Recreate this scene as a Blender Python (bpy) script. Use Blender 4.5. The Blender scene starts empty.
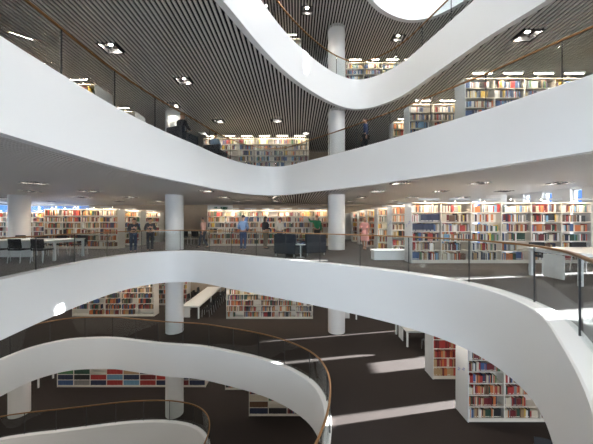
import bpy, bmesh, math, random
from mathutils import Vector, Matrix, geometry
R = random.Random(7)
C = bpy.context.scene.collection
SC = bpy.context.scene
PI = math.pi
F2F = 4.2          # floor to floor
CEIL = 2.77        # clear height
EYE = 1.43

# ------------------------------------------------------------------ materials
def mat(name, col, rough=.6, metal=0., spec=.5, noise=None, bump=0., scale=40., coat=0.):
    m = bpy.data.materials.new(name); m.use_nodes = True
    nt = m.node_tree; b = nt.nodes['Principled BSDF']
    b.inputs['Base Color'].default_value = (*col, 1)
    b.inputs['Roughness'].default_value = rough
    b.inputs['Metallic'].default_value = metal
    b.inputs['Specular IOR Level'].default_value = spec
    if coat: b.inputs['Coat Weight'].default_value = coat
    if noise or bump:
        tc = nt.nodes.new('ShaderNodeTexCoord'); n = nt.nodes.new('ShaderNodeTexNoise')
        n.inputs['Scale'].default_value = scale; n.inputs['Detail'].default_value = 5
        nt.links.new(tc.outputs['Object'], n.inputs['Vector'])
        if noise:
            r = nt.nodes.new('ShaderNodeMix'); r.data_type = 'RGBA'
            r.inputs[6].default_value = (*col, 1); r.inputs[7].default_value = (*noise, 1)
            nt.links.new(n.outputs['Fac'], r.inputs[0]); nt.links.new(r.outputs[2], b.inputs['Base Color'])
        if bump:
            bp = nt.nodes.new('ShaderNodeBump'); bp.inputs['Strength'].default_value = bump; bp.inputs['Distance'].default_value = .01
            nt.links.new(n.outputs['Fac'], bp.inputs['Height']); nt.links.new(bp.outputs['Normal'], b.inputs['Normal'])
    return m
def emit(name, col, s):
    m = bpy.data.materials.new(name); m.use_nodes = True; nt = m.node_tree
    nt.nodes.remove(nt.nodes['Principled BSDF']); e = nt.nodes.new('ShaderNodeEmission')
    e.inputs[0].default_value = (*col, 1); e.inputs[1].default_value = s
    nt.links.new(e.outputs[0], nt.nodes['Material Output'].inputs[0]); return m
def glass(name, tint, ior=1.5, rough=0.0):
    m = bpy.data.materials.new(name); m.use_nodes = True; nt = m.node_tree
    nt.nodes.remove(nt.nodes['Principled BSDF'])
    t = nt.nodes.new('ShaderNodeBsdfTransparent'); t.inputs[0].default_value = (*tint, 1)
    g = nt.nodes.new('ShaderNodeBsdfGlossy'); g.inputs['Roughness'].default_value = rough
    f = nt.nodes.new('ShaderNodeFresnel'); f.inputs[0].default_value = ior
    x = nt.nodes.new('ShaderNodeMixShader')
    # thin sheet: only the outer face of each pane mirrors, the exit face just lets light through
    ge = nt.nodes.new('ShaderNodeNewGeometry'); mm = nt.nodes.new('ShaderNodeMath'); mm.operation='SUBTRACT'; mm.inputs[0].default_value=1
    nt.links.new(ge.outputs['Backfacing'], mm.inputs[1]); mu = nt.nodes.new('ShaderNodeMath'); mu.operation='MULTIPLY'
    nt.links.new(f.outputs[0], mu.inputs[0]); nt.links.new(mm.outputs[0], mu.inputs[1])
    nt.links.new(mu.outputs[0], x.inputs[0]); nt.links.new(t.outputs[0], x.inputs[1]); nt.links.new(g.outputs[0], x.inputs[2])
    nt.links.new(x.outputs[0], nt.nodes['Material Output'].inputs[0]); return m

M = {}
M['white']   = mat('white_plaster', (.87,.87,.86), .38, spec=.4)
M['column']  = mat('column_paint', (.80,.79,.77), .5)
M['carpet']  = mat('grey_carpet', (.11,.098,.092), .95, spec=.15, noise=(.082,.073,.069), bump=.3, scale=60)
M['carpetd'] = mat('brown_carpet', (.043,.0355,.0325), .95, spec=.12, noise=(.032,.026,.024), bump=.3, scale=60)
M['slat']    = mat('grey_metal_slat', (.68,.65,.62), .42, metal=.0, spec=.5)
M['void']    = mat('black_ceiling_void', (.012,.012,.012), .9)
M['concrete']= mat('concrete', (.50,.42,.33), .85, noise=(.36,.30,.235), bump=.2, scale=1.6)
M['bouncecut']= mat('bounce_cut_wall', (.20,.18,.16), .85, noise=(.15,.135,.12), scale=1.6)  # unseen walls, darkened to cut light bounced onto the right-hand bands
M['wallw']   = mat('white_wall', (.72,.72,.71), .7)
M['shelf']   = mat('cream_shelf_metal', (.66,.62,.55), .5)
M['shelfg']  = mat('pale_grey_panel', (.60,.60,.58), .5, noise=(.56,.56,.55), scale=90)
M['rail']    = mat('bronze_rail', (.30,.155,.06), .32, metal=.55)
M['joint']   = mat('dark_joint', (.03,.03,.032), .5)
M['glass']   = glass('balustrade_glass', (.90,.92,.92))
M['pane']    = glass('window_glass', (.93,.95,.97))
M['frame']   = mat('window_frame_white', (.7,.7,.7), .5)
M['black']   = mat('black_plastic', (.012,.012,.013), .5)
M['chair']   = mat('black_chair_fabric', (.014,.014,.016), .75)
M['chrome']  = mat('light_metal', (.55,.55,.55), .35, metal=.7)
M['table']   = mat('white_table_top', (.76,.74,.69), .4)
M['tableg']  = mat('white_table_metal', (.70,.71,.70), .45)
M['navy']    = mat('navy_upholstery', (.012,.016,.026), .7, noise=(.010,.013,.021), scale=50)
M['paper']   = mat('paper', (.80,.82,.86), .6)
M['paperb']  = mat('blue_print', (.20,.27,.55), .6)
M['green']   = mat('exit_green', (.0,.10,.045), .5)
M['lampw']   = emit('downlight_lamp', (1.,.92,.82), 560)
M['strip']   = emit('shelf_lamp', (1.,.82,.60), 50)
M['reflector'] = mat('lamp_reflector', (.06,.057,.054), .4)
bl_=bpy.data.materials.new('sun_diffuser'); bl_.use_nodes=True; nt_=bl_.node_tree; nt_.nodes.remove(nt_.nodes['Principled BSDF'])  # translucent material of the added sun-diffusing sheets
t_=nt_.nodes.new('ShaderNodeBsdfTranslucent'); d_=nt_.nodes.new('ShaderNodeBsdfDiffuse'); x_=nt_.nodes.new('ShaderNodeMixShader'); x_.inputs[0].default_value=.5
t_.inputs[0].default_value=(.6,.6,.6,1); d_.inputs[0].default_value=(.8,.8,.78,1)
nt_.links.new(t_.outputs[0],x_.inputs[1]); nt_.links.new(d_.outputs[0],x_.inputs[2]); nt_.links.new(x_.outputs[0],nt_.nodes['Material Output'].inputs[0]); M['diffuser']=bl_
M['page']    = mat('book_pages', (.68,.64,.54), .8)
M['ink']     = mat('blue_ink', (.22,.26,.50), .6)
BOOKC = [('red',(.34,.035,.03)),('dark red',(.14,.018,.02)),('orange',(.50,.15,.045)),('tan',(.38,.25,.13)),
 ('cream',(.56,.50,.39)),('white',(.66,.65,.62)),('grey',(.22,.215,.21)),('black',(.018,.018,.02)),
 ('navy',(.022,.030,.065)),('blue',(.05,.10,.23)),('light blue',(.14,.28,.42)),('green',(.06,.16,.07)),
 ('dark green',(.018,.055,.035)),('yellow',(.56,.38,.07)),('brown',(.13,.07,.04)),('purple',(.09,.05,.13))]
BM = [mat('book_'+n.replace(' ','_'), c, .55) for n,c in BOOKC]
BI = {n:i for i,(n,_) in enumerate(BOOKC)}

# ------------------------------------------------------------------ mesh helpers
class MB:
    def __init__(s): s.v=[]; s.f=[]; s.m=[]
    def box(s, a, b, mi=0):
        x0,y0,z0=a; x1,y1,z1=b; n=len(s.v)
        s.v += [(x0,y0,z0),(x1,y0,z0),(x1,y1,z0),(x0,y1,z0),(x0,y0,z1),(x1,y0,z1),(x1,y1,z1),(x0,y1,z1)]
        for q in ((3,2,1,0),(4,5,6,7),(0,1,5,4),(1,2,6,5),(2,3,7,6),(3,0,4,7)):
            s.f.append(tuple(n+i for i in q)); s.m.append(mi)
        return s
    def xbox(s, mtx, a, b, mi=0):
        n=len(s.v); s.box(a,b,mi)
        for i in range(n,len(s.v)): s.v[i]=tuple(mtx@Vector(s.v[i]))
        return s
    def cyl(s, p, r, z0, z1, n=32, mi=0, r2=None):
        r2 = r if r2 is None else r2; k=len(s.v)
        for (z,rr) in ((z0,r),(z1,r2)):
            for i in range(n):
                a=2*PI*i/n; s.v.append((p[0]+rr*math.cos(a),p[1]+rr*math.sin(a),z))
        for i in range(n):
            j=(i+1)%n; s.f.append((k+i,k+j,k+n+j,k+n+i)); s.m.append(mi)
        s.f.append(tuple(k+i for i in reversed(range(n)))); s.m.append(mi)
        s.f.append(tuple(k+n+i for i in range(n))); s.m.append(mi)
        return s
    def tube(s, pts, rad, n=8, mi=0):
        pts=[Vector(p) for p in pts]; k=len(s.v); N=len(pts)
        if not hasattr(rad,'__len__'): rad=[rad]*N
        up=None
        for i,p in enumerate(pts):
            d=(pts[min(i+1,N-1)]-pts[max(i-1,0)]).normalized()
            if up is None: up = d.orthogonal().normalized()
            u=(up-d*up.dot(d)).normalized(); up=u; w=d.cross(u)
            for j in range(n):
                a=2*PI*j/n; s.v.append(tuple(p+(u*math.cos(a)+w*math.sin(a))*rad[i]))
        for i in range(N-1):
            for j in range(n):
                j2=(j+1)%n; s.f.append((k+i*n+j,k+i*n+j2,k+(i+1)*n+j2,k+(i+1)*n+j)); s.m.append(mi)
        s.f.append(tuple(k+j for j in reversed(range(n)))); s.m.append(mi)
        s.f.append(tuple(k+(N-1)*n+j for j in range(n))); s.m.append(mi)
        return s
    def ell(s, c, r, nu=14, nv=9, mi=0, fn=None):
        k=len(s.v); c=Vector(c)
        for i in range(nv+1):
            t=PI*i/nv
            for j in range(nu):
                a=2*PI*j/nu; d=Vector((math.sin(t)*math.cos(a),math.sin(t)*math.sin(a),math.cos(t)))
                p=Vector((d.x*r[0],d.y*r[1],d.z*r[2]))
                if fn: p=fn(p,d)
                s.v.append(tuple(c+p))
        for i in range(nv):
            for j in range(nu):
                j2=(j+1)%nu; s.f.append((k+i*nu+j,k+(i+1)*nu+j,k+(i+1)*nu+j2,k+i*nu+j2)); s.m.append(mi)
        return s
    def mesh(s, name, mats):
        me=bpy.data.meshes.new(name); me.from_pydata(s.v,[],s.f)
        for m in (mats if isinstance(mats,(list,tuple)) else [mats]): me.materials.append(m)
        me.polygons.foreach_set('material_index', s.m); me.update(); return me
    def build(s, name, mats, parent=None, smooth=None, bevel=0, **kw):
        me=s.mesh(name,mats)
        if bevel:
            bm=bmesh.new(); bm.from_mesh(me); bmesh.ops.bevel(bm, geom=bm.edges[:], offset=bevel, segments=3, affect='EDGES', profile=.5); bm.to_mesh(me); bm.free()
            smooth = smooth or 40
        o=link(name, me, parent)
        if smooth:
            me.shade_smooth(); me.set_sharp_from_angle(angle=math.radians(smooth))
        if kw: tag(o, **kw)
        return o
def link(name, me, parent=None):
    o=bpy.data.objects.new(name,me); C.objects.link(o)
    if parent: o.parent=parent
    return o
def tag(o, label=None, cat=None, group=None, kind=None):
    if label: o['label']=label
    if cat: o['category']=cat
    if group: o['group']=group
    if kind: o['kind']=kind
    return o
def thing(name, label, cat, loc=(0,0,0), rz=0, group=None):
    o=bpy.data.objects.new(name,None); C.objects.link(o); o.empty_display_size=.2
    o.location=loc; o.rotation_euler=(0,0,rz); return tag(o,label,cat,group)
def dup(root, loc, rz, label, group=None):
    r=root.copy(); C.objects.link(r); r.location=loc; r.rotation_euler=(0,0,rz); r['label']=label
    if group: r['group']=group
    for ch in list(root.children):
        c=ch.copy(); C.objects.link(c); c.parent=r
        for g in list(ch.children):
            d=g.copy(); C.objects.link(d); d.parent=c
    return r

# ------------------------------------------------------------------ plan curves of the atrium, one per floor
VOID = {
 0:[(-7.1,6.5),(-7.3,8.0),(-7.38,10.0),(-7.25,11.2),(-6.8,12.3),(-5.9,12.95),(-5.0,13.0),(-4.1,12.6),(-3.05,11.85),(-1.43,10.75),(0,9.8),(1.4,8.8),(2.6,7.8),(3.3,7.05),(3.7,6.4),(3.9,5.8),(3.94,5.2),(3.85,4.6),(3.6,4.0),(3.2,3.4),(2.6,2.55),(2.16,2.0),(1.5,1.3),(.8,.72),(0,.42),(-1.5,.3),(-3.5,.6),(-5.5,1.8),(-6.7,4.0)],
 1:[(-4.45,4.1),(-4.45,5.2),(-4.4,6.8),(-4.1,8.5),(-3.68,10.0),(-3.2,11.8),(-2.6,13.1),(-1.9,13.85),(-1.2,14.1),(-.5,13.85),(.2,13.05),(1.0,12.1),(1.8,11.15),(2.95,9.65),(3.95,8.15),(4.83,6.75),(5.25,5.9),(5.65,5.2),(6.1,4.0),(6.2,2),(5,-1),(2,-2.8),(-1,-2.6),(-3.4,-.6),(-4.2,2)],
 2:[(-1.83,6.92),(-1.12,8.69),(-.35,10.25),(.5,11.5),(1.43,12.6),(2.0,13.1),(2.8,13.55),(3.5,13.45),(4.5,12.4),(5.2,10.2),(5.75,8.2),(6.25,6.92),(6.8,5),(7,2),(6,-1),(3,-3),(-.5,-3),(-3,-1),(-3.4,2),(-2.8,4.8)],
 3:[(3.36,12.1),(3.9,12.6),(4.9,13.15),(5.8,13.3),(6.6,13),(7.4,12.1),(8.2,10),(8.6,6),(8,1),(6,-2),(3,-3),(0,-2),(-.5,2),(.5,7),(2,10.3)],
 -1:[(-12,8.8),(-11.95,11),(-11.7,12.2),(-10.9,12.95),(-10,13.15),(-8.9,13.18),(-7.6,12.9),(-6.1,12.55),(-4.33,12.3),(-3.08,11.87),(-1.6,11.25),(-.68,10.7),(.02,10.1),(.5,9.5),(.75,8.8),(.82,8.1),(.7,7.1),(.4,6.1),(-.3,4.8),(-2,3.2),(-5,2.2),(-8.5,2.8),(-11,5.2)],
 -2:[(-14,9.5),(-14.2,11.1),(-13.6,12.15),(-12.4,12.55),(-11.15,12.77),(-9.9,13.02),(-8.3,13.32),(-6.85,13.42),(-6.0,13.36),(-5.0,13.1),(-4.35,12.65),(-3.95,12.0),(-3.8,11.1),(-4.1,9.5),(-5.2,7.5),(-8,6),(-11,6.3),(-13,7.6)],
}
def spline(P, step=.21):
    n=len(P); P=[Vector(p) for p in P]; out=[]
    for i in range(n):
        p0,p1,p2,p3=P[i-1],P[i],P[(i+1)%n],P[(i+2)%n]
        def tj(t,a,b): return t+max((b-a).length,1e-4)**.5
        t0=0;t1=tj(t0,p0,p1);t2=tj(t1,p1,p2);t3=tj(t2,p2,p3)
        k=max(2,int((p2-p1).length/step*2))
        for q in range(k):
            t=t1+(t2-t1)*q/k
            a1=p0*((t1-t)/(t1-t0))+p1*((t-t0)/(t1-t0)); a2=p1*((t2-t)/(t2-t1))+p2*((t-t1)/(t2-t1)); a3=p2*((t3-t)/(t3-t2))+p3*((t-t2)/(t3-t2))
            b1=a1*((t2-t)/(t2-t0))+a2*((t-t0)/(t2-t0)); b2=a2*((t3-t)/(t3-t1))+a3*((t-t1)/(t3-t1))
            out.append(b1*((t2-t)/(t2-t1))+b2*((t-t1)/(t2-t1)))
    # smooth and resample evenly
    for _ in range(6):
        m=len(out); out=[(out[i-1]+out[i]*2+out[(i+1)%m])/4 for i in range(m)]
    m=len(out); L=[0]
    for i in range(m): L.append(L[-1]+(out[(i+1)%m]-out[i]).length)
    N=int(L[-1]/step); res=[]; j=0
    for i in range(N):
        s=L[-1]*i/N
        while L[j+1]<s: j+=1
        f=(s-L[j])/(L[j+1]-L[j]); res.append(out[j].lerp(out[(j+1)%m],f))
    area=sum(res[i-1].x*res[i].y-res[i].x*res[i-1].y for i in range(N))/2
    if area<0: res.reverse()
    return res
def offset(P, d):          # positive = away from the void
    n=len(P); o=[]
    for i in range(n):
        t=(P[(i+1)%n]-P[i-1]).normalized(); o.append(P[i]+Vector((t.y,-t.x))*d)
    return o
def inside(P, x, y):
    c=False; n=len(P); j=n-1
    for i in range(n):
        a,b=P[i],P[j]
        if (a.y>y)!=(b.y>y) and x<(b.x-a.x)*(y-a.y)/(b.y-a.y)+a.x: c=not c
        j=i
    return c
CURVE={k:spline(v) for k,v in VOID.items()}
X0,X1,Y0,Y1=-22.,11.,-4.6,22.

def plate(name, hole, z, m, up=True, thick=0, rect=(X0,Y0,X1,Y1)):
    x0,y0,x1,y1=rect
    vs=[Vector(p) for p in ((x0,y0),(x1,y0),(x1,y1),(x0,y1))]; es=[(0,1),(1,2),(2,3),(3,0)]
    if hole:
        k=len(vs); vs+=hole; es+=[(k+i,k+(i+1)%len(hole)) for i in range(len(hole))]
    V,E,F,*_=geometry.delaunay_2d_cdt(vs,es,[],0,1e-5)
    b=MB(); b.v=[(v.x,v.y,z) for v in V]
    tris=[]
    for f in F:
        c=sum((V[i] for i in f),Vector((0,0)))/len(f)
        if hole and inside(hole,c.x,c.y): continue
        a=(V[f[1]]-V[f[0]]).cross(V[f[2]]-V[f[0]])
        tris.append(tuple(f) if a>0 else tuple(reversed(f)))
    if thick:
        n=len(b.v); b.v+=[(v.x,v.y,z-thick) for v in V]
        b.f=tris+[tuple(n+i for i in reversed(t)) for t in tris]
    else: b.f=tris if up else [tuple(reversed(t)) for t in tris]
    b.m=[0]*len(b.f)
    return b.build(name,m,kind='structure')
def sweep(P, prof, b=None, mi=0, closed=True, i0=0, i1=None):
    """prof = list of (offset away from void, z), swept round the curve"""
    b=b or MB(); n=len(P); rings=[offset(P,d) for d,_ in prof]; k=len(prof)
    idx=list(range(n)) if closed else list(range(i0,i1+1)); base=len(b.v)
    for i in idx:
        for q in range(k): p=rings[q][i%n]; b.v.append((p.x,p.y,prof[q][1]))
    N=len(idx)
    for i in range(N if closed else N-1):
        j=(i+1)%N
        for q in range(k):
            q2=(q+1)%k; b.f.append((base+i*k+q,base+i*k+q2,base+j*k+q2,base+j*k+q)); b.m.append(mi)
    if not closed:
        b.f.append(tuple(base+q for q in range(k))); b.m.append(mi)
        b.f.append(tuple(base+(N-1)*k+q for q in reversed(range(k)))); b.m.append(mi)
    return b
def ceiling_slats(z, hole, cuts, pitch=.135, w=.062, h=.04):
    b=MB(); n=int((X1-X0)/pitch)
    for i in range(n):
        x=X0+.1+i*pitch; xs=x+w/2
        ys=[]
        if hole:
            m=len(hole)
            for j in range(m):
                a,c=hole[j],hole[(j+1)%m]
                if (a.x>xs)!=(c.x>xs): ys.append(a.y+(c.y-a.y)*(xs-a.x)/(c.x-a.x))
        ys=[Y0]+sorted(ys)+[Y1]
        for q in range(0,len(ys)-1,2):
            a=ys[q]
            for cy_ in sorted(c[1] for c in cuts if x-.27<c[0]<x+w+.27)+[1e6]:
                e=min(ys[q+1],cy_-.28)
                if e-a>.05: b.box((x,a,z),(x+w,e,z+h))
                if cy_<1e5 and ys[q]<cy_<ys[q+1]+.3: a=max(a,cy_+.28)
                if e==ys[q+1]: break
    return b
LEVELS=[-2,-1,0,1,2,3]; SLATS=[]; DLPOS=[]
LNAME={-2:'lowest floor in view',-1:'dark lower floor',0:'main floor',1:'floor above',2:'second floor above',3:'topmost floor'}
for k in LEVELS:
    z=k*F2F; P=CURVE[k]; si=.3 if k==0 else .19; inner=offset(P,si)
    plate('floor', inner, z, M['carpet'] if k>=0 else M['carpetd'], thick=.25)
    prof=[(0,z+.02),(.02,z+.035),(si,z+.035),(si,z-.03),(.06,z-.03),(.06,z-1.37),(.2,z-1.37),(.2,z-1.43),(.0,z-1.43)]
    n_tr=LEVELS.index(k)+1
    sweep(P,prof).build('trim_%d'%n_tr, M['white'], smooth=30, kind='structure')
    # slatted ceiling of the storey below
    zc=z-1.43
    SLATS.append((zc,offset(P,.215)))
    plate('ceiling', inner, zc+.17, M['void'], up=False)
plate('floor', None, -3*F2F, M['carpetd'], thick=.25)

# glass balustrades
def balustrade(k, label):
    z=k*F2F+.035; P=CURVE[k]; n=len(P); seg=7 if k>=0 else 6
    t=thing('glass_balustrade', label, 'balustrade', group=None)
    go=.235 if k==0 else .155; ring=offset(P,go); at=Vector({0:(3.97,4.78),1:(-4.6,5.37),-1:(-10.2,13.1),-2:(-12.5,12.6)}.get(k,(0,0)))
    q0=min(range(n),key=lambda q:(ring[q]-at).length); q0=min(((q0-seg*m)%n for m in range(n//seg)),key=lambda q:ring[q].y); ring=ring[q0:]+ring[:q0]; i=0; P=P[q0:]+P[:q0]
    while i<n:
        j=min(i+seg,n)
        if n-j<3: j=n
        # small gap at the panel joint
        b=MB(); A=[ring[q%n].copy() for q in range(i,j+1)]
        A[0]=A[0].lerp(A[1],.05); A[-1]=A[-1].lerp(A[-2],.05)
        for q,p in enumerate(A):
            d=(A[min(q+1,len(A)-1)]-A[max(q-1,0)]).normalized(); nn=Vector((d.y,-d.x))*.009
            for (pp,zz) in ((p-nn,z),(p+nn,z),(p+nn,z+.955),(p-nn,z+.955)): b.v.append((pp.x,pp.y,zz))
        for q in range(len(A)-1):
            for e in range(4):
                e2=(e+1)%4; b.f.append((q*4+e,q*4+e2,q*4+4+e2,q*4+4+e)); b.m.append(0)
        b.f.append((0,3,2,1)) ; b.m.append(0); L=(len(A)-1)*4; b.f.append((L,L+1,L+2,L+3)); b.m.append(0)
        b.build('glass_panel', M['glass'], t, smooth=40)
        p=ring[i]; q2=ring[(i+1)%n]; d=(q2-p).normalized(); ang=math.atan2(d.y,d.x)
        MB().xbox(Matrix.Translation((p.x,p.y,z))@Matrix.Rotation(ang,4,'Z'),(-.009,-.011,0),(.009,.011,.95)).build('post', M['joint'], t)
        i=j
    sweep(P,[(go+d,z+e) for d,e in ((-.027,.955),(-.027,.985),(-.015,.99),(.015,.99),(.027,.985),(.027,.955))]).build('handrail', M['rail'], t, smooth=50)
    return t
balustrade(0,'curved glass balustrade with bronze handrail round the main floor void, people leaning on it')
balustrade(1,'curved glass balustrade above the wide white band, second from top, seated people behind it')
balustrade(2,'curved glass balustrade sweeping down to the upper white band at top centre')
balustrade(3,'glass balustrade on the topmost white band at the upper right corner')
balustrade(-1,'curved glass balustrade on dark lower floor, orange-brown rail turning sharply at right')
balustrade(-2,'lowest glass balustrade at bottom left, in front of the dark carpet')

# columns
COLX=(2.05,-6.25,-14.2,10.25)
COLN={2.05:'centre right',-6.25:'left of centre',-14.2:'far left',10.25:'far right'}
collab={(2.05,0):'white round column on the main floor right of the armchairs',(2.05,-1):'white round column on the dark lower floor where a thin sunbeam meets it',
 (2.05,1):'white round column above main floor, under the lowest point of the upper white band',(2.05,2):'topmost white round column, rising behind the highest curved band',
 (-6.25,0):'white round column on the main floor beside the couple leaning on the rail',(-6.25,-1):'white round column on the dark lower floor next to the long white table',
 (-6.25,1):'pale round column behind the seated dark-clothed reader on the floor above',(-6.25,-2):'white round column rising behind the lowest glass balustrade',
 (-14.2,0):'wide white column at the left edge, behind the black chairs',(-14.2,-2):'wide pale column at lower left edge above the lowest rail',
 (10.25,0):'white column behind the long right-hand bookcase on the main floor'}
for x in COLX:
    for k in LEVELS:
        if (x,k) in collab:
            MB().cyl((x,14.1),.43,k*F2F+.001,k*F2F+CEIL+.14,64).build('column', M['column'], smooth=40, label=collab[(x,k)], cat='column', group='round white columns')

# ------------------------------------------------------------------ outer walls with window openings
def wall(name, axis, at, thick, u0, u1, z0, z1, holes, m):
    us=sorted({u0,u1,*[h[0] for h in holes],*[h[1] for h in holes]}); b=MB()
    for a,c in zip(us,us[1:]):
        mid=(a+c)/2; zs=sorted((h[2],h[3]) for h in holes if h[0]<mid<h[1]); z=z0
        for (p,q) in zs+[(z1,z1)]:
            if p>z+1e-4:
                if axis=='x': b.box((at,a,z),(at+thick,c,p))
                else: b.box((a,at,z),(c,at+thick,p))
            z=q
    return b.build(name,m,kind='structure')
WN=[0]
def window(axis, at, u0, u1, z0, z1, mull=0, diffuser=False):
    WN[0]+=1; root=bpy.data.objects.new('window_%d'%WN[0],None); C.objects.link(root); tag(root,kind='structure')
    f=MB(); d=.05
    def bx(a,b,zz0,zz1,t,mb):
        if axis=='x': mb.box((at-t,a,zz0),(at+t,b,zz1))
        else: mb.box((a,at-t,zz0),(b,at+t,zz1))
    bx(u0,u0+d,z0,z1,.05,f); bx(u1-d,u1,z0,z1,.05,f); bx(u0,u1,z0,z0+d,.05,f); bx(u0,u1,z1-d,z1,.05,f)
    for i in range(1,mull+1):
        u=u0+(u1-u0)*i/(mull+1); bx(u-.03,u+.03,z0,z1,.05,f)
    f.build('window_frame',M['frame'],root)
    g=MB(); bx(u0+d,u1-d,z0+d,z1-d,.006,g); g.build('pane',M['pane'],root)
    if diffuser:
        MB().box((at-.13,u0+.01,z0+.02),(at-.125,u1-.01,z1-.02)).build('diffuser_sheet',M['diffuser'],root)  # unseen sheet added to spread the sun as soft fill light
ZB,ZT=-3*F2F,3*F2F+CEIL+.2
rh=[]
SLIT={-1:[(9.37,9.9),(11.7,12.65),(13.0,13.3),(15.2,15.4)],
      0:[(5.3,5.8),(8.05,8.4),(10.6,11.05),(11.85,12.3),(12.95,13.35),(16.5,17.2)],
      1:[(16.4,17.2),(3.2,4.0)], 2:[(13.27,13.55),(16.4,17.0)], 3:[(4,6),(8,10)], -2:[(12,12.4)]}
for k,ss in SLIT.items():
    for a,b_ in ss: rh.append((a,b_,k*F2F+.05,k*F2F+(1.78 if (k,a)==(-1,11.7) else CEIL-.05)))
for k in (0,1,2):
    for a in (-4.2,.3): rh.append((a,a+4.2,k*F2F+.15,k*F2F+CEIL-.05))  # wide unseen windows, added to brighten the left-hand bands
wall('wall_right','x',X1,.3,Y0,Y1+.3,ZB,ZT,rh,M['wallw'])
for h in rh: window('x',X1+.15,*h,mull=3 if h[1]-h[0]>3.5 else 0,diffuser=h[1]-h[0]>3.5)
fh=[]
for k in LEVELS:
    if -1<=k<=0:
        for a in (-5.4,2.4): fh.append((a,a+7.4,k*F2F+.08,k*F2F+CEIL-.05))  # unseen glazing behind the camera, added to light the bands facing it
wall('wall_front','y',Y0-.3,.3,X0-.3,X1+.3,ZB,ZT,fh,M['bouncecut'])
for h in fh: window('y',Y0-.15,*h,mull=5)
bh=[(-21.8,-16.6,.6,CEIL-.05),(-21.8,-16.6,F2F+.6,F2F+CEIL-.05),(-21.8,-10,2*F2F+.4,2*F2F+CEIL-.05)]
wall('wall_back','y',Y1,.3,X0-.3,X1+.3,ZB,ZT,bh,M['concrete'])
for h in bh: window('y',Y1+.15,*h,mull=4)
lh=[(-4,3,k*F2F+.5,k*F2F+CEIL-.05) for k in (0,1,2,3)]+[(14,21.5,k*F2F+.5,k*F2F+CEIL-.05) for k in (0,1,2)]
wall('wall_left','x',X0-.3,.3,Y0-.3,Y1+.3,ZB,ZT,lh,M['bouncecut'])
for h in lh: window('x',X0-.15,*h,mull=5)
# roof with a glazed skylight over the atrium
SK=(4.6,-1.,10.8,13.)
hole=[Vector(p) for p in ((SK[0],SK[1]),(SK[2],SK[1]),(SK[2],SK[3]),(SK[0],SK[3]))]
plate('ceiling',hole,ZT,M['wallw'],up=False)
f=MB(); g=MB()
for i in range(8):
    x=SK[0]+(SK[2]-SK[0])*i/7; f.box((x-.04,SK[1],ZT),(x+.04,SK[3],ZT+.15))
for i in range(8):
    y=SK[1]+(SK[3]-SK[1])*i/7; f.box((SK[0],y-.04,ZT),(SK[2],y+.04,ZT+.15))
WN[0]+=1; sk=bpy.data.objects.new('window_%d'%WN[0],None); C.objects.link(sk); tag(sk,kind='structure')
f.build('window_frame',M['frame'],sk); g.box((SK[0],SK[1],ZT+.06),(SK[2],SK[3],ZT+.08)).build('pane',M['pane'],sk)
# door and signs on the far wall
d1=bpy.data.objects.new('door_1',None); C.objects.link(d1); tag(d1,kind='structure')
MB().box((3.75,Y1-.05,0.004),(4.75,Y1-.005,2.1)).build('door_leaf',M['wallw'],d1)
MB().box((4.58,Y1-.1,1.0),(4.64,Y1-.05,1.14)).build('door_handle',M['chrome'],d1)
MB().box((-7.1,Y1-.06,2.28),(-5.1,Y1-.003,2.72)).build('trim_20',M['wallw'],kind='structure')

# ------------------------------------------------------------------ bookcases and books
BOOKS=[]      # (x,y,z,thick,height,depth,colour,case key,row,bay)
CASEBOX=[]
STY={
 'pale':dict(red=5,dred=5,orange=4,tan=7,cream=14,white=13,grey=9,black=5,navy=6,blue=4,lblue=2,green=2,dgreen=3,yellow=2,brown=5),
 'mixed':dict(red=6,dred=5,orange=6,tan=9,cream=11,white=8,grey=7,black=8,navy=8,blue=7,lblue=3,green=4,dgreen=5,yellow=3,brown=6,purple=2),
 'warm':dict(red=8,dred=7,orange=9,tan=12,cream=12,white=7,grey=4,black=6,navy=4,blue=3,green=2,dgreen=4,yellow=4,brown=9),
 'reds':dict(red=9,dred=10,orange=3,tan=6,cream=1,brown=3),
 'cool':dict(red=5,dred=3,orange=2,tan=4,cream=8,white=10,grey=9,black=4,navy=7,blue=8,lblue=4,green=3,yellow=3,purple=2),
 'dark':dict(red=7,dred=9,orange=4,tan=5,cream=4,grey=5,black=9,navy=8,blue=4,green=3,dgreen=7,brown=9)}
AL={'dred':'dark red','lblue':'light blue','dgreen':'dark green'}
MESHC={}
def shared(key, fn):
    if key not in MESHC: MESHC[key]=fn()
    return MESHC[key]
def put(name, me, parent, loc):
    o=link(name,me,parent); o.location=loc; return o
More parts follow.
